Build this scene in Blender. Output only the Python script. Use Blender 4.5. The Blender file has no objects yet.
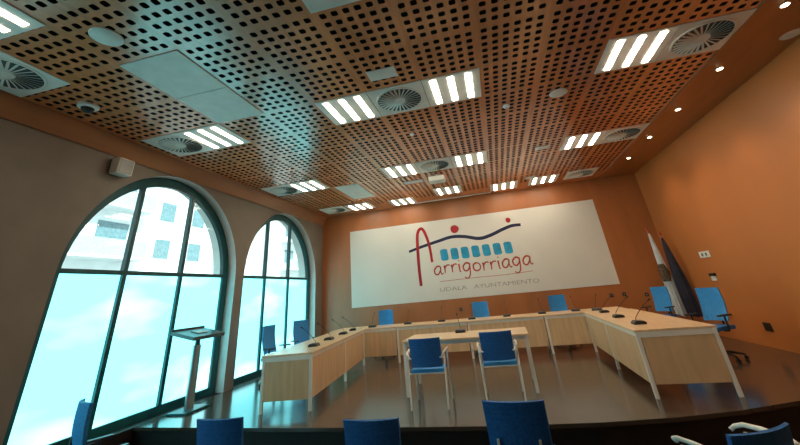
import bpy, bmesh, math, random
from math import sin, cos, pi, radians as R
from mathutils import Vector, Matrix
random.seed(4)
sc = bpy.context.scene
C = sc.collection

# ------------------------------------------------------------------ materials
def nt(name):
    m = bpy.data.materials.new(name); m.use_nodes = True
    n = m.node_tree.nodes; l = m.node_tree.links
    return m, n, l, n['Principled BSDF']

def mat(name, col, rough=.5, metal=0., spec=.5, var=.06, scale=6., stretch=(1, 1, 1), coat=0., bump=0., col2=None):
    m, n, l, b = nt(name)
    tc = n.new('ShaderNodeTexCoord'); mp = n.new('ShaderNodeMapping'); mp.inputs['Scale'].default_value = stretch
    no = n.new('ShaderNodeTexNoise'); no.inputs['Scale'].default_value = scale; no.inputs['Detail'].default_value = 5
    l.new(tc.outputs['Object'], mp.inputs['Vector']); l.new(mp.outputs['Vector'], no.inputs['Vector'])
    rp = n.new('ShaderNodeValToRGB')
    c2 = col2 or tuple(min(1, c * (1 + var * 2.2)) for c in col)
    c1 = tuple(c * (1 - var * 2.2) for c in col) if not col2 else col
    rp.color_ramp.elements[0].position = .3; rp.color_ramp.elements[1].position = .7
    rp.color_ramp.elements[0].color = (*c1, 1); rp.color_ramp.elements[1].color = (*c2, 1)
    l.new(no.outputs['Fac'], rp.inputs['Fac']); l.new(rp.outputs['Color'], b.inputs['Base Color'])
    b.inputs['Roughness'].default_value = rough; b.inputs['Metallic'].default_value = metal
    b.inputs['Specular IOR Level'].default_value = spec
    b.inputs['Coat Weight'].default_value = coat; b.inputs['Coat Roughness'].default_value = .15
    if bump:
        bp = n.new('ShaderNodeBump'); bp.inputs['Strength'].default_value = bump; bp.inputs['Distance'].default_value = .01
        l.new(no.outputs['Fac'], bp.inputs['Height']); l.new(bp.outputs['Normal'], b.inputs['Normal'])
    return m

def emit(name, col, s):
    m = bpy.data.materials.new(name); m.use_nodes = True
    n = m.node_tree.nodes; l = m.node_tree.links; n.clear()
    o = n.new('ShaderNodeOutputMaterial'); e = n.new('ShaderNodeEmission')
    e.inputs['Color'].default_value = (*col, 1); e.inputs['Strength'].default_value = s
    l.new(e.outputs[0], o.inputs[0]); return m

M = {}
M['ceil'] = mat('ceiling_veneer', (.68, .225, .08), .27, var=.06, scale=3, stretch=(6, .6, 1), spec=.9, coat=.75)
M['soffit'] = mat('soffit_veneer', (.40, .13, .03), .3, var=.05, scale=2, stretch=(4, .5, 1), spec=.5)
M['wallwood'] = mat('wall_veneer', (.54, .18, .048), .38, var=.03, scale=.8, stretch=(1, 1, .5), spec=.45)
M['backwood'] = mat('back_veneer', (.46, .155, .045), .42, var=.06, scale=1.5, stretch=(1.5, 2, .4), spec=.8)
M['cornice'] = mat('cornice_veneer', (.34, .17, .08), .3, var=.06, scale=2, stretch=(3, .5, 3))
M['greige'] = mat('greige_paint', (.22, .20, .165), .7, var=.04, scale=2)
M['reveal'] = mat('reveal_paint', (.72, .75, .73), .5, var=.03, scale=3)
M['darkgrey'] = mat('dark_grey_metal', (.08, .10, .10), .35)
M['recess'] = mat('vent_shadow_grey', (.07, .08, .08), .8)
M['black'] = mat('black_plastic', (.012, .012, .013), .4, var=.1)
M['hole'] = mat('hole_dark', (.016, .007, .004), .9, var=.1)  # darkness of the holes is put into the colour of walls and backing
M['riser'] = mat('dark_riser', (.012, .007, .006), .5, var=.2)
M['lowfloor'] = mat('dark_floor', (.02, .013, .012), .35, var=.2)
M['maple'] = mat('maple_laminate', (.80, .58, .35), .28, var=.05, scale=3, stretch=(1, 6, 1))
M['mapleV'] = mat('maple_panel', (.68, .46, .26), .36, var=.05, scale=3, stretch=(5, 5, .6))
M['white'] = mat('white_metal', (.84, .80, .72), .35, var=.02)
M['whitep'] = mat('white_plastic', (.80, .77, .70), .45, var=.03)
M['greyp'] = mat('grey_metal', (.30, .31, .30), .4, var=.06)
M['blue'] = mat('blue_fabric', (.014, .125, .40), .75, var=.12, scale=60, bump=.15)
M['blueseat'] = mat('light_blue_fabric', (.035, .28, .64), .65, var=.12, scale=60, bump=.15)
M['frame'] = mat('dark_green_frame', (.004, .085, .095), .35, var=.1)
M['chrome'] = mat('brushed_metal', (.42, .45, .46), .3, metal=.7, var=.05)
M['banner'] = mat('banner_vinyl', (.80, .78, .71), .36, var=.015, scale=1, spec=.4)
M['red'] = mat('red_paint', (.42, .006, .014), .5, var=.1)
M['navy'] = mat('navy_paint', (.006, .014, .06), .5, var=.1)
M['cyan'] = mat('cyan_paint', (.015, .34, .58), .5, var=.1)
M['redtext'] = mat('red_ink', (.50, .06, .03), .5, var=.1)
M['greytext'] = mat('grey_ink', (.42, .40, .36), .5, var=.1)
M['ext'] = mat('exterior_render', (.82, .84, .84), .9, var=.04, scale=1)
M['extglass'] = mat('exterior_window', (.16, .26, .29), .3, var=.1)
M['extrail'] = mat('balcony_panel', (.40, .50, .53), .6, var=.05)
M['ground'] = mat('asphalt', (.3, .3, .3), .9, var=.1)
M['lamp'] = emit('lamp_diffuser', (1., .85, .65), 16.5)
M['lampdim'] = emit('lamp_diffuser_dim', (1., .85, .65), 8)
M['down'] = emit('downlight_bulb', (1., .80, .50), 14)
M['flagw'] = mat('white_flag_cloth', (.62, .66, .68), .8, var=.05)
M['flagd'] = mat('dark_flag_cloth', (.018, .02, .04), .8, var=.2)
M['brown'] = mat('brown_crest_ink', (.10, .06, .03), .7, var=.4, scale=25)

# glossy stage floor with faint slabs
def floor_mat():
    m, n, l, b = nt('polished_stage_floor')
    tc = n.new('ShaderNodeTexCoord'); br = n.new('ShaderNodeTexBrick')
    br.offset = 0; br.inputs['Scale'].default_value = 1
    br.inputs['Brick Width'].default_value = .8; br.inputs['Row Height'].default_value = .8
    br.inputs['Mortar Size'].default_value = .004
    br.inputs['Color1'].default_value = (.058, .043, .034, 1); br.inputs['Color2'].default_value = (.064, .048, .038, 1)
    br.inputs['Mortar'].default_value = (.02, .016, .014, 1)
    l.new(tc.outputs['Object'], br.inputs['Vector'])
    no = n.new('ShaderNodeTexNoise'); no.inputs['Scale'].default_value = 3
    l.new(tc.outputs['Object'], no.inputs['Vector'])
    mr = n.new('ShaderNodeMapRange'); mr.inputs['To Min'].default_value = .13; mr.inputs['To Max'].default_value = .21
    l.new(no.outputs['Fac'], mr.inputs['Value']); l.new(mr.outputs[0], b.inputs['Roughness'])
    l.new(br.outputs['Color'], b.inputs['Base Color'])
    b.inputs['Specular IOR Level'].default_value = .75; b.inputs['IOR'].default_value = 1.6
    return m
M['floor'] = floor_mat()

# frosted, daylit window film: glows cyan with soft pale patches
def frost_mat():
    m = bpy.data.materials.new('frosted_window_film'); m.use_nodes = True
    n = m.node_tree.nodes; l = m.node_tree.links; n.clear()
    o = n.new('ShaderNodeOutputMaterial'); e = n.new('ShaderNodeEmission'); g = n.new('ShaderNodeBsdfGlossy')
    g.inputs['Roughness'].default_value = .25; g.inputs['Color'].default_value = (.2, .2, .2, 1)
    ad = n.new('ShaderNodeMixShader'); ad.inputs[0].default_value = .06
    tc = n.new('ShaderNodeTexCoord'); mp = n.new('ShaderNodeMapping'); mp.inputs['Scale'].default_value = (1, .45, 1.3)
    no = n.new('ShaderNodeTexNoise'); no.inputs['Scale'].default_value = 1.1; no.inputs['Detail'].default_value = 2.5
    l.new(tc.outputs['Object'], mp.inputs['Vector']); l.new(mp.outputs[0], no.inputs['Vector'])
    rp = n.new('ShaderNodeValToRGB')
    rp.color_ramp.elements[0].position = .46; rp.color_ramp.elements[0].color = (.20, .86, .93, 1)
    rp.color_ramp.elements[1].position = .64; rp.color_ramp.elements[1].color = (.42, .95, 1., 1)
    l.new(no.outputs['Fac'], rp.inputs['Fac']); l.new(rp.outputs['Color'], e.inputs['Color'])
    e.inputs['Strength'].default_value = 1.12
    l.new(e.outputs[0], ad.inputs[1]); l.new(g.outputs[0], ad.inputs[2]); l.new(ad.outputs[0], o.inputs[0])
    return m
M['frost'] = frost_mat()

def glass_mat():
    m = bpy.data.materials.new('clear_window_glass'); m.use_nodes = True
    n = m.node_tree.nodes; l = m.node_tree.links; n.clear()
    o = n.new('ShaderNodeOutputMaterial'); t = n.new('ShaderNodeBsdfTransparent'); g = n.new('ShaderNodeBsdfGlossy')
    t.inputs['Color'].default_value = (.86, .98, .97, 1); g.inputs['Roughness'].default_value = .02
    mx = n.new('ShaderNodeMixShader'); mx.inputs[0].default_value = .04
    l.new(t.outputs[0], mx.inputs[1]); l.new(g.outputs[0], mx.inputs[2]); l.new(mx.outputs[0], o.inputs[0])
    return m
M['glass'] = glass_mat()

# ------------------------------------------------------------------ mesh helpers
class MB:
    def __init__(s): s.b = bmesh.new()
    def box(s, x0, x1, y0, y1, z0, z1, bev=0., mtx=None):
        b = bmesh.new()
        bmesh.ops.create_cube(b, size=1)
        for v in b.verts:
            v.co = Vector(((x0 + x1) / 2 + v.co.x * (x1 - x0), (y0 + y1) / 2 + v.co.y * (y1 - y0), (z0 + z1) / 2 + v.co.z * (z1 - z0)))
        if bev: bmesh.ops.bevel(b, geom=b.edges[:], offset=bev, segments=2, profile=.6, affect='EDGES')
        s.add(b, mtx); return s
    def add(s, b, mtx=None):
        if mtx is not None: bmesh.ops.transform(b, matrix=mtx, verts=b.verts)
        me = bpy.data.meshes.new('t'); b.to_mesh(me); b.free(); s.b.from_mesh(me); bpy.data.meshes.remove(me)
    def tube(s, pts, r, seg=10, taper=None, flat=1.):
        pts = [Vector(p) for p in pts]; rings = []; b = s.b
        up = None
        for i, p in enumerate(pts):
            d = (pts[min(i + 1, len(pts) - 1)] - pts[max(i - 1, 0)]).normalized()
            if up is None: up = Vector((0, 0, 1)) if abs(d.z) < .9 else Vector((0, 1, 0))
            a = d.cross(up).normalized(); c = a.cross(d).normalized(); up = c
            rr = r if taper is None else r + (taper - r) * i / (len(pts) - 1)
            rings.append([b.verts.new(p + a * cos(2 * pi * k / seg) * rr + c * sin(2 * pi * k / seg) * rr * flat) for k in range(seg)])
        for i in range(len(rings) - 1):
            for k in range(seg):
                b.faces.new((rings[i][k], rings[i][(k + 1) % seg], rings[i + 1][(k + 1) % seg], rings[i + 1][k]))
        b.faces.new(rings[0][::-1]); b.faces.new(rings[-1]); return s
    def lathe(s, prof, seg=24, c=(0, 0, 0)):
        b = s.b; c = Vector(c); rings = []
        for r, z in prof:
            rings.append([b.verts.new(c + Vector((max(r, 1e-4) * cos(2 * pi * k / seg), max(r, 1e-4) * sin(2 * pi * k / seg), z))) for k in range(seg)])
        for i in range(len(rings) - 1):
            for k in range(seg):
                b.faces.new((rings[i][k], rings[i][(k + 1) % seg], rings[i + 1][(k + 1) % seg], rings[i + 1][k]))
        b.faces.new(rings[0][::-1]); b.faces.new(rings[-1]); return s
    def prism(s, poly, d0, d1, axis='y'):
        """poly: 2-D outline; axis y -> (x,z) outline extruded in y; axis z -> (x,y) outline; axis x -> (y,z)"""
        f = {'y': lambda p, d: (p[0], d, p[1]), 'z': lambda p, d: (p[0], p[1], d), 'x': lambda p, d: (d, p[0], p[1])}[axis]
        b = s.b; A = [b.verts.new(f(p, d0)) for p in poly]; B = [b.verts.new(f(p, d1)) for p in poly]
        n = len(poly)
        for i in range(n): b.faces.new((A[i], A[(i + 1) % n], B[(i + 1) % n], B[i]))
        b.faces.new(A[::-1]); b.faces.new(B); return s
    def slab(s, fn, nu, nv, th):
        """closed curved slab: fn(u,v)->(point, normal)"""
        b = s.b; F = []; K = []
        for i in range(nu + 1):
            f = []; k = []
            for j in range(nv + 1):
                p, n = fn(i / nu, j / nv); p = Vector(p); n = Vector(n).normalized()
                f.append(b.verts.new(p + n * th / 2)); k.append(b.verts.new(p - n * th / 2))
            F.append(f); K.append(k)
        for i in range(nu):
            for j in range(nv):
                b.faces.new((F[i][j], F[i + 1][j], F[i + 1][j + 1], F[i][j + 1]))
                b.faces.new((K[i][j], K[i][j + 1], K[i + 1][j + 1], K[i + 1][j]))
        for i in range(nu):
            b.faces.new((F[i][0], K[i][0], K[i + 1][0], F[i + 1][0])); b.faces.new((F[i][nv], F[i + 1][nv], K[i + 1][nv], K[i][nv]))
        for j in range(nv):
            b.faces.new((F[0][j], F[0][j + 1], K[0][j + 1], K[0][j])); b.faces.new((F[nu][j], K[nu][j], K[nu][j + 1], F[nu][j + 1]))
        return s
    def build(s, name, m, parent=None, smooth=False, fix=True):
        if fix: bmesh.ops.recalc_face_normals(s.b, faces=s.b.faces)
        me = bpy.data.meshes.new(name); s.b.to_mesh(me); s.b.free()
        me.materials.append(M[m] if isinstance(m, str) else m)
        if smooth:
            for p in me.polygons: p.use_smooth = True
            try: me.set_sharp_from_angle(angle=R(40))
            except Exception: pass
        o = bpy.data.objects.new(name, me); C.objects.link(o)
        if parent: o.parent = parent
        return o

def tag(o, label=None, cat=None, group=None, kind=None):
    if label: o['label'] = label
    if cat: o['category'] = cat
    if group: o['group'] = group
    if kind: o['kind'] = kind
    return o
def thing(name, loc, rz=0, label=None, cat=None, group=None):
    o = bpy.data.objects.new(name, None); C.objects.link(o); o.empty_display_size = .1
    o.location = loc; o.rotation_euler = (0, 0, rz); return tag(o, label, cat, group)
def kids(o): return [c for c in bpy.data.objects if c.parent == o]
def copy_tree(o, parent=None):
    c = o.copy(); C.objects.link(c)
    if parent: c.parent = parent
    for ch in kids(o): copy_tree(ch, c)
    return c
def place(proto, used, loc, rz, label):
    o = proto if not used else copy_tree(proto)
    o.location = loc; o.rotation_euler = (0, 0, rz); o['label'] = label; return o
def struct(o): o['kind'] = 'structure'; return o

# ------------------------------------------------------------------ room dimensions
XL, XR, YB, ZC = -5.65, 4.58, 11.65, 4.15
YF = -2.6; ZL = -.34          # rear wall of the audience side, lower floor level
XS = 3.573                    # edge of perforated ceiling
XW = -6.25                    # outer face of window wall

# stage, riser, lower floor
edge = [(-6.3, 5.39), (-5.5, 5.36), (-4.4, 5.29), (-3., 5.2), (-1.5, 5.15), (-.3, 5.12), (.8, 5.17), (1.6, 5.28), (2.3, 5.46), (3., 5.73), (3.7, 6.08), (4.7, 6.75)]
m = MB(); m.prism([(XL, 5.365)] + edge[1:-1] + [(XR, 6.68), (XR, YB), (XL, YB)], -.04, 0, 'z'); stage = struct(m.build('floor', 'floor')); stage.name = 'floor_stage'
r = MB(); r.prism([(XL, 5.39)] + [(x, y + .025) for x, y in edge[1:-1]] + [(XR, 6.70), (XR, YB), (XL, YB)], ZL, -.041, 'z'); struct(r.build('trim_1', 'riser'))
m = MB(); m.box(XL, XR, YF, 6.9, ZL - .1, ZL); struct(m.build('floor', 'lowfloor'))

# walls
m = MB(); m.box(XL - .6, XR + .2, YB, YB + .2, ZL, ZC + .6); struct(m.build('wall_back', 'backwood'))
m = MB(); m.box(XR, XR + .2, YF, YB, ZL, ZC + .6); struct(m.build('wall_right', 'wallwood'))
m = MB(); m.box(XL - .6, XR + .2, YF - .2, YF, ZL, ZC + .6); struct(m.build('wall_front', 'wallwood'))

# left wall with arched openings
RAD = 1.79; ZS = 2.10
wins = [(5.50, 1), (9.37, 2), (1.15, 3)]  # third window is out of view, added for its light in the room
def arch_pts(cy, r, z0, n=28, zs=ZS):
    return [(cy - r, z0)] + [(cy - r * cos(pi * k / n), zs + r * sin(pi * k / n)) for k in range(n + 1)] + [(cy + r, z0)]
ZSILL = .0
def left_wall():
    b = bmesh.new(); ztop = ZC + .6
    def quad(pts, x):
        return b.faces.new([b.verts.new((x, p[0], p[1])) for p in pts])
    spans = sorted((cy - RAD, cy + RAD, cy) for cy, _ in wins)
    for x in (XL, XW):
        y = YF
        for a, c, cy in spans:
            quad([(y, ZL), (a, ZL), (a, ztop), (y, ztop)], x)
            if x == XW: quad([(a, ZL), (c, ZL), (c, ZSILL), (a, ZSILL)], x)
            P = arch_pts(cy, RAD, ZSILL)[1:-1]
            for p, q in zip(P[:-1], P[1:]):
                quad([p, q, (q[0], ztop), (p[0], ztop)], x)
            y = c
        quad([(y, ZL), (YB + .2, ZL), (YB + .2, ztop), (y, ztop)], x)
    me_faces = b.faces[:]
    bmesh.ops.remove_doubles(b, verts=b.verts, dist=1e-4)
    mb = MB(); mb.b.free(); mb.b = b
    o = struct(mb.build('wall_left', 'greige', fix=False))
    # reveals
    for cy, k in wins:
        mb = MB(); P = arch_pts(cy, RAD, ZSILL); P = P + [P[0]]
        for p, q in zip(P[:-1], P[1:]):
            if p is P[-2]: continue
            v = [mb.b.verts.new(w) for w in ((XL, *p), (XL, *q), (XW, *q), (XW, *p))]; mb.b.faces.new(v)
        bmesh.ops.remove_doubles(mb.b, verts=mb.b.verts, dist=1e-4)
        o2 = mb.build('wall_reveal', 'reveal', parent=o, fix=False)
        MB().box(XW, XL - .001, cy - RAD, cy + RAD, ZL, ZSILL - .001).build('window_ledge', 'riser', parent=o)
    return o
left_wall()

XG = -5.88
def window(cy, k):
    t = bpy.data.objects.new('window_%d' % k, None); C.objects.link(t); struct(t); t.location = (XG, cy, 0)
    ri = RAD - .175
    # outer frame: arch band
    mb = MB(); P = arch_pts(0, RAD - .002, ZSILL + .001, 36); Q = arch_pts(0, ri, ZSILL + .12, 36)
    b = mb.b
    def ring(x): return [b.verts.new((x, *p)) for p in P], [b.verts.new((x, *q)) for q in Q]
    A, B = ring(.04), ring(-.04); n = len(P)
    for i in range(n):
        j = (i + 1) % n
        b.faces.new((A[0][i], A[0][j], A[1][j], A[1][i])); b.faces.new((B[0][i], B[1][i], B[1][j], B[0][j]))
        b.faces.new((A[0][i], B[0][i], B[0][j], A[0][j])); b.faces.new((A[1][i], A[1][j], B[1][j], B[1][i]))
    mb.build('window_frame', 'frame', t)
    w = ri * .345
    m1, m2 = -.66, .48
    for y in (m1, m2):
        MB().box(-.035, .045, y - .035, y + .035, ZSILL + .09, ZS + math.sqrt(ri * ri - (abs(y)) ** 2) + .01).build('mullion', 'frame', t)
    MB().box(-.035, .04, -ri - .01, ri + .01, ZS + .02, ZS + .085).build('transom', 'frame', t)
    # frosted lower lights (three panes) and clear upper lights
    for a, c in ((-ri, m1 - .03), (m1 + .03, m2 - .03), (m2 + .03, ri)):
        MB().box(-.012, -.004, a - .004, c + .004, ZSILL + .095, ZS + .025).build('frosted_pane', 'frost', t)
        nn = 14; ys = [a + (c - a) * i / nn for i in range(nn + 1)]
        top = [(y, ZS + math.sqrt(max(ri * ri - y * y, .0004)) + .004) for y in ys]
        poly = [(a, ZS + .08)] + [p for p in top if p[1] > ZS + .09] + [(c, ZS + .08)]
        MB().prism(poly, -.012, -.004, 'x').build('clear_pane', 'glass', t)
for cy, k in wins: window(cy, k)

# wooden cornice along the top of the window wall
m = MB(); m.prism([(XL + .001, 3.885), (XL + .03, 3.88), (XL + .10, 3.98), (XL + .16, ZC - .001), (XL + .001, ZC - .001)], YF, YB, 'y'); struct(m.build('trim_2', 'cornice', smooth=True))

# ceiling: perforated wooden panels, six by six round holes each, in one grid
PX = .8215; PY = .83; X0 = XS - 11 * PX + 0.0; Y0 = 4.15 - 8 * PY
def ceiling():
    verts = []; faces = []; mi = []
    def V(x, y, z): verts.append((x, y, z)); return len(verts) - 1
    def F(a, m=0): faces.append(a); mi.append(m)
    z = ZC; zt = ZC + .05; hr = .036; pitch = .1285; pitch_y = .1305
    yend = 11.28
    def plain(x0, x1, y0, y1):
        if x1 - x0 > 1e-5 and y1 - y0 > 1e-5: F((V(x0, y0, z), V(x0, y1, z), V(x1, y1, z), V(x1, y0, z)))
    j = 0; y = Y0
    plain(XL - .1, XS, YF - .1, Y0)
    while y < yend - .05:
        y1 = min(y + PY, yend)
        plain(XL - .1, X0, y, y1)
        for i in range(11):
            xa = X0 + i * PX; xb = xa + PX
            if (i == 2 and 8.25 < y < 9.9) or y1 - y < PY * .9 or y < .4:
                plain(xa, xb, y, y1); continue
            mx = (PX - 6 * pitch) / 2; my = (PY - 6 * pitch_y) / 2
            hx0, hy0 = xa + mx, y + my; hx1, hy1 = xb - mx, y1 - my
            plain(xa, hx0, y, y1); plain(hx1, xb, y, y1); plain(hx0, hx1, y, hy0); plain(hx0, hx1, hy1, y1)
            for a in range(6):
                for c in range(6):
                    cx = hx0 + (a + .5) * pitch; cy = hy0 + (c + .5) * pitch_y
                    co = [V(cx - pitch / 2, cy - pitch_y / 2, z), V(cx + pitch / 2, cy - pitch_y / 2, z), V(cx + pitch / 2, cy + pitch_y / 2, z), V(cx - pitch / 2, cy + pitch_y / 2, z)]
                    oc = [V(cx + hr * ux, cy + hr * uy, z) for ux, uy in OCT]
                    ot = [V(cx + hr * ux, cy + hr * uy, zt) for ux, uy in OCT]
                    for k in range(8):
                        F((oc[k], oc[(k + 1) % 8], ot[(k + 1) % 8], ot[k]), 1)
                    # octagon order: bottom edge (0,1), right (2,3), top (4,5), left (6,7)
                    for q in range(4):
                        F((co[q], co[(q + 1) % 4], oc[2 * q + 1], oc[2 * q]))
                        F((co[(q + 1) % 4], oc[(2 * q + 2) % 8], oc[2 * q + 1]))
                    F(tuple(ot), 1)
        y = y1
    plain(XL - .1, XS, yend, YB + .1)
    me = bpy.data.meshes.new('ceiling'); me.from_pydata(verts, [], faces)
    me.materials.append(M['ceil']); me.materials.append(M['hole'])
    me.polygons.foreach_set('material_index', mi); me.update()
    o = bpy.data.objects.new('ceiling', me); C.objects.link(o); struct(o); return o
t8 = .62
OCT = [(-t8, -1), (t8, -1), (1, -t8), (1, t8), (t8, 1), (-t8, 1), (-1, t8), (-1, -t8)]
ceiling()
m = MB(); m.box(XL - .1, XR + .1, YF, YB + .1, ZC + .06, ZC + .2); struct(m.build('ceiling_void', 'hole')).name = 'ceiling_backing'
m = MB(); m.box(XS, XR, YF, YB, ZC - .012, ZC + .055); struct(m.build('ceiling_soffit', 'soffit'))
m = MB(); m.box(XS - .012, XS + .001, YF, 11.2, ZC - .02, ZC); struct(m.build('trim_3', 'cornice'))

# ------------------------------------------------------------------ ceiling fixtures
def grid(i, j, dx=0, dy=0): return (X0 + (i + .5) * PX + dx, 4.15 + (j + .5) * PY + dy, ZC)
lp = thing('ceiling_light', (0, 0, ZC), 0, '-', 'ceiling light', 'three-strip ceiling lights')
h = PX / 2 - .004
pl = MB()
xs = [-h, -.285, -.185, -.05, .05, .185, .285, h]
pl.box(-h, h, -h, h, -.012, 0, .003)
pl.build('panel', 'whitep', lp)
for x in (-.25, 0, .25):
    MB().box(x - .04, x + .04, -.345, .345, -.019, -.0125, .002).build('lamp_strip', 'lamp', lp)
vp = thing('ceiling_vent', (0, 0, ZC), 0, '-', 'ceiling vent', 'round swirl ceiling vents')
MB().box(-h, h, -h, h, -.012, 0, .003).build('panel', 'whitep', vp)
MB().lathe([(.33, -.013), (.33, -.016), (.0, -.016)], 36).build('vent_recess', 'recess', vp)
MB().lathe([(.09, -.017), (.085, -.027), (0, -.028)], 24).build('vent_hub', 'whitep', vp, True)
mb = MB()
for k in range(28):
    a = 2 * pi * k / 28
    M4 = Matrix.Rotation(a, 4, 'Z') @ Matrix.Translation((.205, 0, -.023)) @ Matrix.Rotation(R(25), 4, 'X')
    mb.box(-.12, .12, -.014, .014, -.0015, .0015, 0, M4)
mb.build('vent_blades', 'whitep', vp)
mb = MB()
pr = [(.36, -.012), (.36, -.02), (.345, -.024), (.33, -.02), (.33, -.012)]
n = 40
rings = [[mb.b.verts.new((r_ * cos(2 * pi * k / n), r_ * sin(2 * pi * k / n), z_)) for k in range(n)] for r_, z_ in pr]
for i in range(len(pr)):
    A, B = rings[i], rings[(i + 1) % len(pr)]
    for k in range(n): mb.b.faces.new((A[k], A[(k + 1) % n], B[(k + 1) % n], B[k]))
mb.build('vent_rim', 'whitep', vp, True)
# column index: XS edge is column 11's end; strips end at columns 4..6 / 9,10 etc.
lights = [
    (4, 0, 0, 0, 'three-strip ceiling light just left of the nearest central swirl vent'),
    (6, 0, 0, 0, 'three-strip ceiling light just right of the nearest central swirl vent'),
    (9, 0, 0, 0, 'bright three-strip ceiling light nearest the right soffit, beside a swirl vent'),
    (1, 0, 0, 0, 'dim three-strip ceiling light in front of the larger arched window'),
    (4, 4, 0, 0, 'three-strip ceiling light left of the vent in the second central row'),
    (6, 4, 0, 0, 'three-strip ceiling light right of the vent in the second central row'),
    (9, 4, 0, 0, 'three-strip ceiling light beside the vent in the second row by the soffit'),
    (1, 4, 0, 0, 'three-strip ceiling light above the left end of the desks near the far window'),
    (5, 7, .0, .0, 'three-strip ceiling light behind the projector, above the logo banner'),
    (7, 7, 0, .48, 'three-strip ceiling light close to the back wall above the middle of the banner'),
    (9, 7, -.5, .42, 'three-strip ceiling light close to the back wall near the banner top right corner'),
    (3, 7, .1, .55, 'small ceiling light near the back wall above the banner top left corner'),
    (1, 7, .35, .38, 'ceiling light near the back left corner beside the far arched window'),
    (1, -4, -.02, .12, 'cut-off bright ceiling light in the top left corner of the photo')]
for n_, (i, j, dx, dy, lab) in enumerate(lights):
    o = place(lp, n_ > 0, grid(i, j, dx, dy), 0, lab)
    for c in kids(o):
        if c.name.startswith('lamp_strip'):
            c.material_slots[0].link = 'OBJECT'; c.material_slots[0].material = M['lampdim' if (j == 7 or i == 1) else 'lamp']
vents = [
    (5, 0, 0, 0, 'swirl ceiling vent between the two nearest central three-strip lights'),
    (10, 0, 0, 0, 'swirl ceiling vent touching the right soffit, nearest of that side'),
    (0, 0, .13, 0, 'swirl ceiling vent in front of the larger arched window'),
    (5, 4, 0, 0, 'swirl ceiling vent in the second central row, behind a hanging projector'),
    (10, 4, 0, 0, 'swirl ceiling vent touching the soffit in the second row'),
    (0, 4, .13, 0, 'swirl ceiling vent in front of the far arched window'),
    (10, 7, -.3, .35, 'swirl ceiling vent in the far right corner by the back wall'),
    (0, 7, .3, .35, 'swirl ceiling vent in the far left corner by the back wall'),
    (0, -3, .0, .1, 'swirl ceiling vent at the left edge of the photo beside the security camera')]
for n_, (i, j, dx, dy, lab) in enumerate(vents): place(vp, n_ > 0, grid(i, j, dx, dy), 0, lab)

# white blank panels
def blank(x0, x1, y0, y1, lab, name='access_panel', cat='ceiling panel', th=.012):
    m = MB(); m.box(x0, x1, y0, y1, ZC - th, ZC - .0003, .003); return tag(m.build(name, 'whitep'), lab, cat)
xa = X0 + 2 * PX
blank(xa + .01, xa + PX - .01, 4.15 - 2 * PY + .01, 4.15 - PY - .005, 'grey-white blank ceiling panel beside the round ceiling speaker, nearer of the pair')
blank(xa + .01, xa + PX - .01, 4.15 - PY + .005, 4.14, 'grey-white blank ceiling panel, farther of the pair, beside the dim light')
blank(xa + .12, xa + PX - .05, 8.32, 9.75, 'long cream blank ceiling panel in plain wood near the far arched window')
blank(X0 + 5 * PX - .0, X0 + 6 * PX, 1.67, 2.49, 'white blank ceiling panel cut off by the top edge of the photo')
blank(-2.2, .3, 11.33, 11.45, 'long narrow cream panel at the back end of the perforated ceiling')
blank(-1.19, -.8, 3.69, 3.92, 'small white rectangular ceiling plate before the nearest central vent', 'sensor_plate', 'ceiling plate')
blank(1.36, 1.66, 7.8, 7.98, 'small white ceiling plate left of the second-row soffit light', 'sensor_plate', 'ceiling plate')
blank(1.3, 1.6, 10.2, 10.42, 'small white ceiling plate nearest the banner top edge', 'sensor_plate', 'ceiling plate')
blank(-1.95, -1.45, 8.85, 9.05, 'small white ceiling plate left of the ceiling projector', 'sensor_plate', 'ceiling plate')

def disc(x, y, r, name, cat, lab, m_='whitep', grille='greyp'):
    t = thing(name, (x, y, ZC), 0, lab, cat)
    MB().lathe([(r, 0), (r, -.008), (r * .93, -.014), (r * .86, -.012), (0, -.011)], 28).build('rim', m_, t, True)
    if grille: MB().lathe([(r * .84, -.0122), (r * .8, -.017), (0, -.018)], 28).build('grille', grille, t, True)
disc(-3.49, 2.09, .15, 'ceiling_speaker', 'ceiling speaker', 'round ceiling speaker in the upper left, before the blank grey panels', grille='whitep')
disc(1.49, 5.37, .14, 'ceiling_speaker', 'ceiling speaker', 'round white ceiling speaker between the nearest central light and the soffit light', grille='whitep')
disc(4.40, 4.95, .13, 'ceiling_speaker', 'ceiling speaker', 'round pale speaker on the right soffit at the right edge of the photo', grille='whitep')
t = thing('smoke_detector', (.67, 5.47, ZC), 0, 'small round white smoke detector right of the nearest central lights', 'smoke detector')
MB().lathe([(.06, 0), (.06, -.015), (.045, -.035), (0, -.038)], 20).build('housing', 'whitep', t, True)
MB().lathe([(.02, -.0385), (.018, -.045), (0, -.046)], 12).build('sensor_cap', 'greyp', t, True)
t = thing('smoke_detector', (-1.05, 5.9, ZC), 0, 'tiny round detector behind the nearest central swirl vent', 'smoke detector')
MB().lathe([(.04, 0), (.04, -.012), (.03, -.025), (0, -.028)], 16).build('housing', 'whitep', t, True)
t = thing('security_camera', (-4.97, 3.04, ZC), 0, 'white-based black dome security camera on the left of the ceiling', 'security camera')
MB().lathe([(.12, 0), (.12, -.03), (.10, -.045), (.07, -.047), (0, -.047)], 24).build('housing', 'whitep', t, True)
MB().lathe([(.075, -.047)] + [(.075 * cos(a * pi / 16), -.047 - .065 * sin(a * pi / 16)) for a in range(1, 9)], 20).build('dome', 'black', t, True)
t = thing('projector', (-1.02, 8.62, ZC), 0, 'white projector hung behind the second-row central vent', 'projector')
MB().box(-.2, .2, -.16, .16, -.20, -.08, .02).build('housing', 'whitep', t)
MB().tube([(0, 0, 0), (0, 0, -.09)], .025).build('mount', 'whitep', t)
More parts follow.
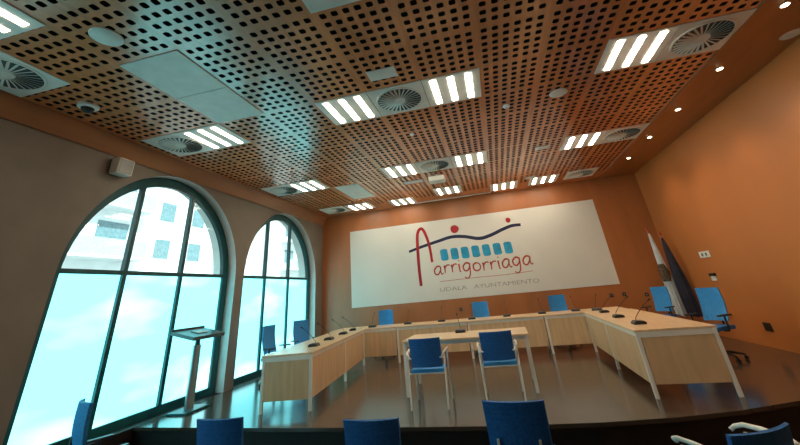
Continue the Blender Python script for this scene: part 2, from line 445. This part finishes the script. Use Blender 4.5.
MB().lathe([(.05, 0), (.05, .02), (.03, .021), (0, .02)], 20).build('lens', 'black', t).matrix_basis = Matrix.Translation((.08, .16, -.14)) @ Matrix.Rotation(-pi / 2, 4, 'X')

# downlights in the soffit
dl = thing('downlight', (0, 0, ZC - .012), 0, '-', 'downlight', 'downlights along the right soffit')
mb = MB(); mb.lathe([(.055, 0), (.055, -.006), (.042, -.008), (.040, -.0005)], 24); mb.build('ring', 'whitep', dl, True)
MB().lathe([(.037, -.009), (.034, -.012), (0, -.013)], 20).build('bulb', 'down', dl)
dly = [(4.2, 'soffit downlight nearest the camera, at the top right edge of the photo'), (5.58, 'soffit downlight second from the camera, beside the nearest soffit vent'),
       (6.97, 'soffit downlight in the middle of the row of five'), (8.37, 'soffit downlight fourth from the camera, beside the second-row vent'), (9.8, 'soffit downlight farthest from the camera, near the back wall')]
for n_, (y, lab) in enumerate(dly):
    o = place(dl, n_ > 0, (3.86, y, ZC - .012), 0, lab)
for y in [p[0] for p in dly] + [2.8, 1.4, 0.]:
    L = bpy.data.lights.new('downlight_beam', 'SPOT'); L.energy = 14; L.color = (1, .72, .42); L.spot_size = R(110); L.spot_blend = .8; L.shadow_soft_size = .04
    o = bpy.data.objects.new('downlight_beam', L); C.objects.link(o); o.location = (3.86, y, ZC - .05)

# ------------------------------------------------------------------ logo banner on the back wall
YP = YB - .012
bn = thing('logo_banner', (-.7, YB - .001, 1.19), 0, 'large cream banner with the municipal logo on the back wood wall', 'banner')
def bl(o): o.parent = bn; o.matrix_parent_inverse = Matrix.Translation((.7, -YB + .001, -1.19)); return o
bl(MB().box(-4.62, 3.22, YP, YB - .001, 1.19, 3.545, .003).build('banner_panel', 'banner'))
def catmull(P, n=8):
    P = [Vector((*p, 0)) for p in P]; out = []
    for i in range(len(P) - 1):
        a, b_, c, d = P[max(i - 1, 0)], P[i], P[i + 1], P[min(i + 2, len(P) - 1)]
        for k in range(n):
            t_ = k / n
            out.append(.5 * ((2 * b_) + (c - a) * t_ + (2 * a - 5 * b_ + 4 * c - d) * t_ ** 2 + (3 * b_ - a - 3 * c + d) * t_ ** 3))
    out.append(P[-1]); return [(p.x, p.y) for p in out]
def stroke(mb, pts, w0, w1=None, wm=None, y=YP - .004, th=.003, n=8):
    """ribbon of varying width on the banner plane, with thickness"""
    pts = catmull(pts, n) if len(pts) > 2 else pts
    w1 = w0 if w1 is None else w1; N = len(pts); L_, R_ = [], []
    for i, p in enumerate(pts):
        a = pts[max(i - 1, 0)]; c = pts[min(i + 1, N - 1)]
        dx, dz = c[0] - a[0], c[1] - a[1]; q = math.hypot(dx, dz) or 1
        t_ = i / (N - 1); w = w0 + (w1 - w0) * t_
        if wm: w += (wm - (w0 + w1) / 2) * 4 * t_ * (1 - t_)
        nx, nz = -dz / q * w / 2, dx / q * w / 2
        L_.append((p[0] + nx, p[1] + nz)); R_.append((p[0] - nx, p[1] - nz))
    b = mb.b
    f = [[b.verts.new((q[0], yy, q[1])) for q in S] for S in (L_, R_) for yy in (y, y + th)]
    for i in range(N - 1):
        for A, B in ((f[0], f[2]), (f[2], f[3]), (f[3], f[1]), (f[1], f[0])):
            b.faces.new((A[i], A[i + 1], B[i + 1], B[i]))
    b.faces.new((f[0][0], f[2][0], f[3][0], f[1][0])); b.faces.new((f[0][-1], f[1][-1], f[3][-1], f[2][-1]))
mb = MB(); stroke(mb, [(-2.60, 2.67), (-2.17, 2.775), (-1.6, 2.89), (-1.175, 2.965), (-.77, 2.93), (-.33, 2.82), (.03, 2.87), (.43, 3.0), (.72, 3.075), (1.0, 3.075)], .075, .085, .1)
bl(mb.build('logo_wave_line', 'navy'))
mb = MB(); stroke(mb, [(-2.315, 1.63), (-2.325, 2.12), (-2.31, 2.63), (-2.28, 3.09), (-2.225, 3.27), (-2.13, 3.345), (-2.045, 3.26), (-1.965, 3.02), (-1.91, 2.72), (-1.885, 2.28)], .09, .075, .095, y=YP - .006)
bl(mb.build('logo_arch_stroke', 'red'))
def blob(cx, cz, rx, rz, name):
    P = [(cx + rx * cos(2 * pi * k / 20) * (1 + .06 * sin(3 * 2 * pi * k / 20 + 1)), cz + rz * sin(2 * pi * k / 20)) for k in range(20)]
    bl(MB().prism(P, YP - .006, YP - .002).build(name, 'red'))
blob(-1.04, 3.195, .135, .125, 'logo_dot'); blob(.655, 3.255, .075, .075, 'logo_dot')
for k in range(7):
    cx = -1.47 + k * (1.965 / 6); cz = 2.455 - .0 * k; P = []
    for (qx, qz, a0) in ((.045, .115, 0), (-.045, .115, 90), (-.045, -.115, 180), (.045, -.115, 270)):
        for s_ in range(5):
            a = R(a0 + 22.5 * s_); P.append((cx + qx + .072 * cos(a) - .01 * (qz > 0), cz + qz + .055 * sin(a)))
    bl(MB().prism(P, YP - .006, YP - .002).build('logo_window_mark', 'cyan'))
# handwritten word, letters as strokes in a unit box (x-height 1)
G = {
 'a': ([[(.62, .95), (.35, 1.02), (.06, .62), (.10, .12), (.38, .05), (.62, .55), (.66, .95), (.62, .35), (.72, .02), (.86, .12)]], .9),
 'r': ([[(.10, .98), (.14, .5), (.12, .02)], [(.13, .6), (.30, .92), (.52, 1.0), (.62, .88)]], .68),
 'i': ([[(.12, .98), (.14, .5), (.16, .06), (.26, .02)], [(.16, 1.32), (.19, 1.42)]], .42),
 'g': ([[(.66, .9), (.38, 1.04), (.08, .66), (.14, .18), (.40, .1), (.64, .5), (.68, .95), (.66, .1), (.58, -.5), (.34, -.82), (.10, -.62)]], .92),
 'o': ([[(.38, 1.0), (.10, .78), (.10, .25), (.36, .03), (.66, .25), (.68, .74), (.42, 1.0), (.34, .98)]], .86)}
mb = MB(); word = 'arrigorriaga'; tot = sum(G[c][1] for c in word); x = 0; W = 2.98; s_ = W / tot; xh = .235
for c in word:
    for st in G[c][0]:
        stroke(mb, [(-1.86 + (x + p[0]) * s_, 1.90 + p[1] * xh + .02 * sin(x)) for p in st], .05, .032, n=5)
    x += G[c][1]
bl(mb.build('lettering_arrigorriaga', 'redtext')).name = 'town_name_lettering'
mb = MB(); stroke(mb, [(-1.72, 1.70), (-.6, 1.715), (.2, 1.71), (1.05, 1.74)], .012, .012); bl(mb.build('underline', 'redtext'))
def text(body, size, loc, m_, name, rot=(pi / 2, 0, 0), parent=None, wx=None, space=1.):
    cu = bpy.data.curves.new(name, 'FONT'); cu.body = body; cu.size = size; cu.extrude = .001; cu.align_x = 'LEFT'; cu.space_character = space
    o = bpy.data.objects.new('tmp', cu); C.objects.link(o); bpy.context.view_layer.update()
    me = bpy.data.meshes.new_from_object(o.evaluated_get(bpy.context.evaluated_depsgraph_get())); bpy.data.objects.remove(o)
    me.materials.clear(); me.materials.append(M[m_]); xs_ = [v.co.x for v in me.vertices]; sx = wx / (max(xs_) - min(xs_)) if wx else 1
    T = Matrix.Translation(loc) @ Matrix.Rotation(rot[0], 4, 'X') @ Matrix.Diagonal((sx, 1, 1, 1)); me.transform(T)
    o = bpy.data.objects.new(name, me); C.objects.link(o); return o
bl(text('UDALA', .155, (-1.76, YP - .004, 1.42), 'greytext', 'council_lettering', wx=.82))
bl(text('AYUNTAMIENTO', .155, (-.72, YP - .004, 1.42), 'greytext', 'council_lettering', wx=1.88))

# ------------------------------------------------------------------ desks
def desk(x0, y0, ang, L, D, lab, leg_spots, end=None, group='maple council desks in a U'):
    """local x along the length, inner (panel) side at local y=0, depth towards +y"""
    t = thing('council_desk', (x0, y0, 0), ang, lab, 'desk', group)
    MB().box(0.002, L - .002, -.012, D, .722, .75, .004).build('desktop', 'maple', t)
    MB().box(.02, L - .02, .004, .04, .672, .721).build('rail', 'white', t)
    MB().box(.02, L - .02, D - .05, D - .015, .672, .721).build('rail', 'white', t)
    MB().box(.03, L - .03, .010, .028, .15, .671, .002).build('modesty_panel', 'mapleV', t)
    for x in leg_spots:
        for y in (.0, D - .06):
            MB().box(x, x + .045, y, y + .045, .0, .7215, .004).build('leg', 'white', t)
    if end is not None:
        e0, e1 = (.008, .024) if end == 0 else (L - .024, L - .008)
        MB().box(e0, e1, .05, D - .065, .15, .70, .002).build('end_panel', 'mapleV', t)
        MB().box(e0 - .004, e1 + .004, .046, D - .06, .66, .7212).build('end_rail', 'white', t)
    return t
YI = 9.42   # inner edge of the back row
# right arm: inner edge x 1.64 -> 1.72, panels facing -x.
def arm_right():
    a = math.atan2(.10, 3.6); base = pi / 2 + -a   # local x points +y
    # local y must point +x => use rotation -90 with reversed direction: start at far end running towards the camera
    for k, (ya, yb, lab) in enumerate([(YI - .01, 7.72, 'far maple desk of the right arm of the U, next to the back row'), (7.71, 5.93, 'nearest maple desk of the right arm with its end panel facing the camera')]):
        xa = 1.63 + (ya - 5.93) * .025; L = (ya - yb)
        desk(xa, ya, -pi / 2 - .025, L, .95, lab, (.0, L - .046) if k else (.0,), end=1 if k else None)
arm_right()
def arm_left():
    # inner edge from (-3.02,5.88) to (-3.47,YI); local x towards +y, local y towards -x
    dx, dy = -3.42 + 3.02, YI - 5.88; Lt = math.hypot(dx, dy); ang = math.atan2(dy, dx); u = Vector((dx, dy)) / Lt
    for k, lab in enumerate(['nearest maple desk of the left arm with its end panel facing the camera', 'far maple desk of the left arm of the U, by the far window']):
        s0 = k * Lt * .54; p = Vector((-3.02, 5.88)) + u * (s0 + .001 * k)
        L = Lt * (.46 if k else .54) - .004 - (.05 if k else 0)
        desk(p.x, p.y, ang, L, .83, lab, (.0, L - .046) if k == 0 else (L - .046,), end=0 if k == 0 else None)
arm_left()
BX = [-4.35, -2.6, -.87, .86, 2.62]
labs = ['back row maple desk at the left corner of the U', 'back row maple desk second from the left corner', 'back row maple desk behind the right half of the small table', 'back row maple desk at the right corner of the U']
for k in range(4):
    desk(BX[k], YI + .006, 0, BX[k + 1] - BX[k], .84, labs[k], (.0,) if k < 3 else (.0, BX[k + 1] - BX[k] - .046))

# small table in the middle
t = thing('meeting_table', (-1.7, 6.42, 0), R(-1.2), 'small maple table with white square legs in the middle of the U', 'table')
TL, TD = 2.0, .92
MB().box(0, TL, 0, TD, .722, .75, .004).build('tabletop', 'maple', t)
mb = MB(); mb.box(.03, TL - .03, .03, .06, .675, .7215); mb.box(.03, TL - .03, TD - .06, TD - .03, .675, .7215); mb.box(.03, .06, .06, TD - .06, .675, .7215); mb.box(TL - .06, TL - .03, .06, TD - .06, .675, .7215)
mb.build('frame_rail', 'white', t)
for x in (.012, TL - .06):
    for y in (.012, TD - .06): MB().box(x, x + .048, y, y + .048, 0, .7214, .004).build('leg', 'white', t)

# ------------------------------------------------------------------ microphones
mic = thing('conference_microphone', (0, 0, 0), 0, '-', 'microphone', 'gooseneck microphones on the desks')
mb = MB(); mb.prism([(-.08, 0), (.08, 0), (.08, .025), (.05, .048), (-.05, .045), (-.08, .028)], -.085, .085, 'x'); mb.build('base', 'black', mic)
mb = MB(); mb.box(-.022, .022, -.03, .005, .044, .052, .002); mb.build('button_pad', 'greyp', mic)
pts = [(0, .03, .03), (0, .02, .08), (0, -.04, .15), (0, -.13, .23), (0, -.22, .295)]
mb = MB(); mb.tube(pts, .0042, 8); mb.build('gooseneck', 'black', mic, True)
mb = MB(); mb.tube([(0, -.215, .292), (0, -.235, .305), (0, -.26, .32)], .011, 10, .009); mb.build('microphone_head', 'black', mic, True)
# local -y end points to the speaker who sits at that side
mics = [(-3.36, 6.62, -pi / 2 + .1, 'microphone on the left arm, nearest the camera'), (-3.48, 7.5, -pi / 2 + .1, 'microphone on the left arm, second from the camera'),
        (-3.58, 8.45, -pi / 2 + .1, 'microphone on the left arm, third from the camera'), (-3.66, 9.25, -pi / 2 + .3, 'microphone on the left arm beside the corner'),
        (-3.33, 9.78, pi, 'microphone in the left corner of the back row, before the leftmost chair'), (-2.40, 9.86, pi, 'back row microphone below the left half of the banner'),
        (-1.53, 9.86, pi, 'back row microphone behind the left seat of the small table'), (-.78, 9.86, pi, 'back row microphone in front of the middle blue chair'),
        (.06, 9.86, pi, 'back row microphone just right of the middle blue chair'), (.87, 9.86, pi, 'back row microphone left of the right back chair'),
        (1.62, 9.86, pi, 'back row microphone right of the right back chair'), (2.02, 9.6, pi - .5, 'microphone at the right corner of the U'),
        (2.0, 8.9, pi / 2, 'right arm microphone, third from the camera'), (1.94, 7.72, pi / 2, 'right arm microphone, second from the camera'), (1.90, 6.58, pi / 2, 'right arm microphone, nearest the camera')]
for n_, (x, y, rz, lab) in enumerate(mics): place(mic, n_ > 0, (x, y, .7503), rz, lab)
o = place(mic, True, (-.80, 7.16, .7503), 0, 'microphone alone on the small middle table')

# ------------------------------------------------------------------ chairs
def visitor_chair(arms=True, az=0.):
    t = thing('visitor_chair', (0, 0, 0), 0, '-', 'chair', 'blue visitor chairs with white frames')
    def back(u, v):
        x = -.225 + .45 * u; k = (x / .225)
        z = .48 + .36 * v; y = -.215 - .06 * v ** 1.3 - .0 + .045 * k * k
        return (x * (1 + .03 * v), y, z), (-.38 * k * .5, -1, -.12)
    MB().slab(back, 12, 8, .026).build('backrest', 'blue', t, True)
    def seat(u, v):
        x = -.235 + .47 * u; y = -.20 + .42 * v
        z = .435 - .018 * sin(pi * v) * sin(pi * u) - .02 * max(0, v - .8) * 5
        return (x, y, z), (0, 0, 1)
    MB().slab(seat, 10, 10, .04).build('seat', 'blueseat', t, True)
    mb = MB(); mb.tube([(-.25, -.19, .405), (-.22, .20, .405), (.22, .20, .405), (.25, -.19, .405)], .011, 8); mb.tube([(-.25, -.19, .405), (.25, -.19, .405)], .011, 8)
    mb.build('seat_frame', 'white', t, True)
    for s in (-1, 1):
        if not arms:
            MB().tube([(s * .24, -.255, 0), (s * .235, -.21, .3), (s * .23, -.18, .405)], .0135, 10).build('leg', 'white', t, True)
            MB().tube([(s * .24, .26, 0), (s * .225, .2, .3), (s * .22, .17, .405)], .0135, 10).build('leg', 'white', t, True)
            MB().tube([(s * .15, -.17, .41), (s * .15, -.225, .45), (s * .15, -.24, .6)], .010, 8).build('back_strut', 'white', t, True)
            continue
        MB().tube([(s * .255, -.255, 0), (s * .262, -.22, .3), (s * .268, -.19, .55), (s * .268, -.17, .63 + az)], .0135, 10).build('leg', 'white', t, True)
        MB().tube([(s * .262, .26, 0), (s * .258, .19, .3), (s * .262, .14, .55), (s * .268, .12, .625 + az)], .0135, 10).build('leg', 'white', t, True)
        MB().tube([(s * .235, -.245, .60 + az), (s * .262, -.225, .645 + az), (s * .278, -.16, .665 + az), (s * .282, 0, .672 + az), (s * .278, .13, .665 + az), (s * .262, .185, .645 + az), (s * .235, .2, .625 + az)], .0165, 10, flat=.8).build('armrest', 'white', t, True)
        MB().tube([(s * .21, -.245, .60), (s * .268, -.19, .585)], .009, 8).build('bracket', 'white', t, True)
    return t
def task_chair():
    t = thing('task_chair', (0, 0, 0), 0, '-', 'chair', 'blue office chairs on castors')
    def back(u, v):
        x = -.21 + .42 * u; k = x / .21; z = .56 + .52 * v
        y = -.20 - .07 * v + .05 * k * k - .03 * sin(pi * v)
        w = 1 - .06 * abs(v - .5)
        return (x * w, y, z), (-.3 * k, -1, -.1)
    MB().slab(back, 12, 10, .035).build('backrest', 'blueseat', t, True)
    def seat(u, v):
        x = -.235 + .47 * u; y = -.20 + .44 * v
        return (x, y, .475 - .015 * sin(pi * v) * sin(pi * u) - .025 * max(0, v - .8) * 5), (0, 0, 1)
    MB().slab(seat, 10, 10, .055).build('seat', 'blue', t, True)
    MB().tube([(0, -.02, .435), (0, -.2, .43), (0, -.285, .47), (0, -.285, .62), (0, -.275, .80)], .02, 10, flat=.6).build('back_support', 'black', t, True)
    for s in (-1, 1):
        a = MB().tube([(s * .2, .02, .44), (s * .275, .02, .44), (s * .29, .02, .48), (s * .29, .02, .655)], .014, 8).build('armrest', 'black', t, True)
        MB().box(s * .29 - .035, s * .29 + .035, -.12, .14, .655, .68, .01).build('arm_pad', 'black', a)
    MB().lathe([(.03, .10), (.03, .27), (.018, .28), (.018, .44)], 16).build('gas_lift', 'black', t, True)
    base = MB()
    for k in range(5):
        a = 2 * pi * k / 5 + .3
        base.tube([(0, 0, .115), (.12 * cos(a), .12 * sin(a), .11), (.29 * cos(a), .29 * sin(a), .075)], .026, 8, .016)
    b = base.build('base', 'black', t, True)
    for k in range(5):
        a = 2 * pi * k / 5 + .3; x, y = .29 * cos(a), .29 * sin(a)
        mb = MB()
        for s in (-1, 1):
            bb = bmesh.new(); bmesh.ops.create_cone(bb, cap_ends=True, segments=16, radius1=.028, radius2=.028, depth=.018)
            mb.add(bb, Matrix.Translation((x, y, .028)) @ Matrix.Rotation(a, 4, 'Z') @ Matrix.Translation((0, s * .014, 0)) @ Matrix.Rotation(pi / 2, 4, 'X'))
        mb.tube([(x, y, .03), (x, y, .078)], .009, 8)
        mb.build('castor', 'black', b)
    return t
vc = visitor_chair()
vis = [(-1.20, 6.03, 0, R(0), 'blue chair pulled up to the left of the small middle table, back to the camera'),
       (-.19, 6.27, 0, R(2), 'blue chair pulled up to the right of the small middle table, back to the camera'),
       (-.045, 3.98, ZL, R(-6), 'large blue chair back in the foreground, right below the small table'),
       (-1.28, 3.82, ZL, R(0), 'blue chair back in the foreground left of the tallest foreground one'),
       (-2.90, 3.95, ZL, R(2), 'dark blue chair back at the bottom edge below the lectern'),
       (1.30, 3.42, ZL, R(24), 'blue foreground chair at the bottom right, turned with white armrests showing'),
       ]
ac = visitor_chair(False)
for n_, (x, y, z, rz, lab) in enumerate(vis):
    if n_ in (2, 3, 4): o = place(ac, n_ > 2, (x, y, z), rz, lab)
    elif n_ == 5: place(visitor_chair(True, .07), False, (x, y, z), rz, lab)
    else: place(vc, n_ > 0, (x, y, z), rz, lab)
    if n_ == 2: o.scale = (1.1, 1.03, 1.07)
    if n_ in (3, 4): o.scale = (1.08, 1, 1)
tc = task_chair()
tsk = [(3.50, 10.35, 0, R(122), 'light blue office chair behind the far end of the right arm, beside the flags'),
       (3.42, 8.0, 0, R(118), 'light blue office chair behind the right arm, nearer the camera'),
       (-3.3, 10.72, 0, R(180), 'blue office chair behind the back row at the left corner below the banner'),
       (-.60, 10.72, 0, R(180), 'blue office chair behind the back row, under the middle of the banner'),
       (1.40, 10.72, 0, R(180), 'blue office chair behind the back row, under the right end of the banner'),
       (-4.80, 7.75, 0, R(-92), 'teal blue office chair behind the left arm, nearer the camera, by the window'),
       (-4.75, 8.9, 0, R(-120), 'teal blue office chair behind the left arm, farther one, by the far window'),
       (-4.18, 3.66, ZL, R(-28), 'bright blue office chair seen edge-on in the bottom left before the window')]
for n_, (x, y, z, rz, lab) in enumerate(tsk): place(tc, n_ > 0, (x, y, z), rz, lab)

# ------------------------------------------------------------------ lectern
t = thing('lectern', (-5.38, 6.12, 0), R(-90), 'slim metal lectern with a sloping top before the larger arched window', 'lectern')
MB().box(-.26, .26, -.2, .2, 0, .03, .008).build('base', 'frame', t)
mb = MB(); mb.tube([(0, 0, .03), (0, 0, .4), (0, 0, .95)], .085, 20, .075, flat=.7); mb.build('column', 'chrome', t, True)
mb = MB(); mb.tube([(0, 0, .95), (0, .0, 1.09)], .04, 14); mb.build('neck', 'frame', t, True)
top = MB(); M4 = Matrix.Translation((0, 0, 1.13)) @ Matrix.Rotation(R(-13), 4, 'X')
top.box(-.38, .38, -.25, .25, -.035, .02, .006, M4); top.box(-.38, .38, -.25, -.235, .02, .05, .003, M4)
top.build('reading_top', 'darkgrey', t)
mb = MB(); mb.box(-.12, .12, -.09, .09, .021, .035, .004, M4); mb.build('document_tray', 'greyp', t)

# wall speaker beside the arch
t = thing('wall_speaker', (XL + .002, 4.12, 3.56), 0, 'grey box speaker high on the window wall above the larger arch', 'speaker')
MB().box(0.03, .2, -.13, .13, 0, .26, .02).build('cabinet', 'whitep', t)
MB().box(0, .035, -.04, .04, .1, .18, .004).build('bracket', 'black', t)
MB().box(.2, .206, -.11, .11, .02, .24, .002).build('grille', 'greyp', t)

# ------------------------------------------------------------------ flags in the right corner
def flag(x, y, h, m_, lab, spread, crest=False):
    t = thing('flag_on_pole', (x, y, 0), R(-35), lab, 'flag', 'furled flags in the corner')
    MB().lathe([(.16, 0), (.16, .02), (.05, .04), (.03, .12), (.018, .13)], 24).build('stand', 'chrome', t, True)
    MB().tube([(0, 0, .05), (0, 0, h)], .013, 10).build('pole', 'cornice', t, True)
    MB().lathe([(.012, h), (.022, h + .03), (.014, h + .07), (0, h + .11)], 12).build('finial', 'red', t, True)
    mb = MB(); n = 48; rows = 22; rg = []
    for j in range(rows + 1):
        v = j / rows; z = h - .06 - v * (h - .45); r0 = .022 + spread * (v ** .8) * (1 - .35 * max(0, v - .6) / .4)
        ring_ = []
        for k in range(n):
            a = 2 * pi * k / n
            rr = r0 * (.62 + .30 * abs(sin(3.5 * a + .6 + 1.0 * v)) + .10 * sin(5 * a + 2 * v))
            ring_.append(mb.b.verts.new((rr * cos(a) * 1.1 + spread * .4 * v, rr * sin(a) * .8, z + .03 * sin(2 * a) * v)))
        rg.append(ring_)
    for j in range(rows):
        for k in range(n): mb.b.faces.new((rg[j][k], rg[j][(k + 1) % n], rg[j + 1][(k + 1) % n], rg[j + 1][k]))
    mb.b.faces.new(rg[0]); mb.b.faces.new(rg[-1][::-1])
    c = mb.build('cloth', m_, t, True)
    if crest:
        def sh(u, v):
            a = -pi * .95 + pi * .9 * u; z = 1.16 + .42 * v; f = (h - .06 - z) / (h - .45)
            r0 = (.022 + spread * f ** .8) * (1.04 + .05 * sin(9 * a + 5 * v)); w_ = .55 + .45 * sin(pi * v)
            a = -pi / 2 + (a + pi / 2) * w_
            return (r0 * cos(a) * 1.1 + spread * .4 * f, r0 * sin(a) * .8 - .006, z), (cos(a), sin(a), 0)
        MB().slab(sh, 14, 8, .006).build('crest', 'brown', t, True)['label'] = 'dark brown crest folded on the white flag'
    return t
flag(4.20, 11.22, 2.42, 'flagw', 'white furled flag with a dark crest hanging in the right back corner', .13, True)
flag(4.33, 10.88, 2.25, 'flagd', 'dark navy furled flag hanging to the right of the white flag', .17)

# ------------------------------------------------------------------ wall fittings
def plate(y, z, w, h_, lab, name='switch_plate', cat='switch', m_='whitep', dots=2, dm='black'):
    t = thing(name, (XR - .001, y, z), 0, lab, cat)
    MB().box(-.012, 0, -w / 2, w / 2, -h_ / 2, h_ / 2, .003).build('plate', m_, t)
    for k in range(dots):
        yy = (k - (dots - 1) / 2) * w / max(dots, 1) * .8
        MB().box(-.018, -.012, yy - .025, yy + .025, -.03, .03, .002).build('switch', dm, t)
plate(9.72, 1.67, .42, .13, 'white switch plate high on the right wall, above the black-topped intercom')
t = thing('wall_intercom', (XR - .001, 9.72, 1.20), 0, 'small wall unit with a black top below the white switch plate', 'intercom')
MB().box(-.03, 0, -.09, .09, -.07, .02, .004).build('body', 'whitep', t)
MB().box(-.05, 0, -.10, .10, .022, .08, .006).build('hood', 'black', t)
plate(8.68, .34, .2, .14, 'black wall socket low on the right wood wall', 'wall_socket', 'socket', 'black', 1)
def bsock(x, z, lab):
    t = thing('wall_socket', (x, YB - .001, z), 0, lab, 'socket')
    MB().box(-.045, .045, -.012, 0, -.045, .045, .004).build('plate', 'black', t)
    MB().lathe([(.02, 0), (.02, .004), (0, .004)], 14).build('outlet', 'greyp', t).matrix_basis = Matrix.Translation((0, -.012, 0)) @ Matrix.Rotation(pi / 2, 4, 'X')
bsock(-1.2, .90, 'small black socket on the back wall left of the middle chair')
bsock(2.92, .93, 'small black socket on the back wall, left one of three under the banner corner')
bsock(3.24, .93, 'small black socket on the back wall, middle one of three under the banner corner')
bsock(3.78, .88, 'small black socket on the back wall, right one of three nearest the flags')

# ------------------------------------------------------------------ outside: street and apartment blocks
MB_ = MB(); MB_.box(-80, XW - .01, -40, 90, -4.2, -4); struct(MB_.build('ground', 'ground'))
def block(x, y0, y1, zt, lab, wy, wz, balc, dx=9):
    t = thing('apartment_block', (x, y0, -4), 0, lab, 'building', 'pale apartment blocks outside')
    W_ = y1 - y0
    MB().box(-dx, 0, 0, W_, 0, zt + 4).build('facade', 'ext', t)
    MB().box(-dx - .3, .35, -.3, W_ + .3, zt + 4, zt + 4.4).build('roof_edge', 'ext', t)
    ny = int(W_ // wy); nz = int((zt + 4) // wz)
    for j in range(1, nz):
        z = j * wz
        if balc:
            MB().box(0, 1.3, .4, W_ - .4, z - .15, z).build('balcony_slab', 'ext', t)
            MB().box(1.2, 1.3, .4, W_ - .4, z, z + .95).build('balcony_rail', 'extrail', t)
        for i in range(ny):
            yy = (i + .5) * W_ / ny; w = .7 if not balc else 1.0
            f = MB().box(-.05, .04, yy - w, yy + w, z + .7, z + 2.2).build('window', 'extglass', t)
            if j % 2: MB().box(.04, .08, yy - w - .1, yy + w + .1, z + .55, z + .7).build('sill', 'ext', f)
block(-23, 4, 19.5, 17, 'pale block with long balconies seen through the left of the larger window', 3.6, 3.0, True)
block(-26, 22.5, 36, 22, 'pale block with small square windows seen through the middle of the larger window', 3.1, 3.0, False)
block(-24, 38, 70, 24, 'pale block with balconies seen through the far arched window', 4.5, 3.1, True)

# ------------------------------------------------------------------ light
w = bpy.data.worlds.new('sky'); sc.world = w; w.use_nodes = True
bg = w.node_tree.nodes['Background']; tcw = w.node_tree.nodes.new('ShaderNodeTexCoord'); no = w.node_tree.nodes.new('ShaderNodeTexNoise')
no.inputs['Scale'].default_value = 2.5; rp = w.node_tree.nodes.new('ShaderNodeValToRGB')
rp.color_ramp.elements[0].color = (.82, .96, 1., 1); rp.color_ramp.elements[1].color = (1, 1, 1, 1)
w.node_tree.links.new(tcw.outputs['Generated'], no.inputs['Vector']); w.node_tree.links.new(no.outputs['Fac'], rp.inputs['Fac']); w.node_tree.links.new(rp.outputs[0], bg.inputs['Color'])
bg.inputs['Strength'].default_value = .72
S = bpy.data.lights.new('sun', 'SUN'); S.energy = 2.8; S.angle = R(1); S.color = (1, .98, .95)
o = bpy.data.objects.new('sun', S); C.objects.link(o); o.rotation_euler = Vector((.75, -.25, .62)).to_track_quat('Z', 'Y').to_euler()

# ------------------------------------------------------------------ camera
a, b_, c_ = -0.21284675, 0.43830958, -0.09531982
f = Vector((sin(a) * cos(b_), cos(a) * cos(b_), sin(b_))); r0 = Vector((cos(a), -sin(a), 0)); u0 = r0.cross(f)
r = r0 * cos(c_) + u0 * sin(c_); u = -r0 * sin(c_) + u0 * cos(c_)
cam = bpy.data.cameras.new('camera'); co = bpy.data.objects.new('camera', cam); C.objects.link(co)
mt = Matrix((r, u, -f)).transposed().to_4x4(); mt.translation = (0, 0, 1.445); co.matrix_world = mt
cam.sensor_width = 36; cam.lens = 349.33 * 36 / 800; cam.shift_y = -(222.5 - 130.17) / 800; cam.clip_end = 300; cam.clip_start = .02
sc.camera = co
sc.view_settings.view_transform = 'Standard'; sc.view_settings.look = 'None'; sc.view_settings.gamma = 1; sc.view_settings.use_curve_mapping = False
sc.view_settings.exposure = 1.42
sc.cycles.use_denoising = True; sc.cycles.max_bounces = 8; sc.cycles.diffuse_bounces = 4; sc.cycles.glossy_bounces = 4; sc.cycles.sample_clamp_indirect = 4
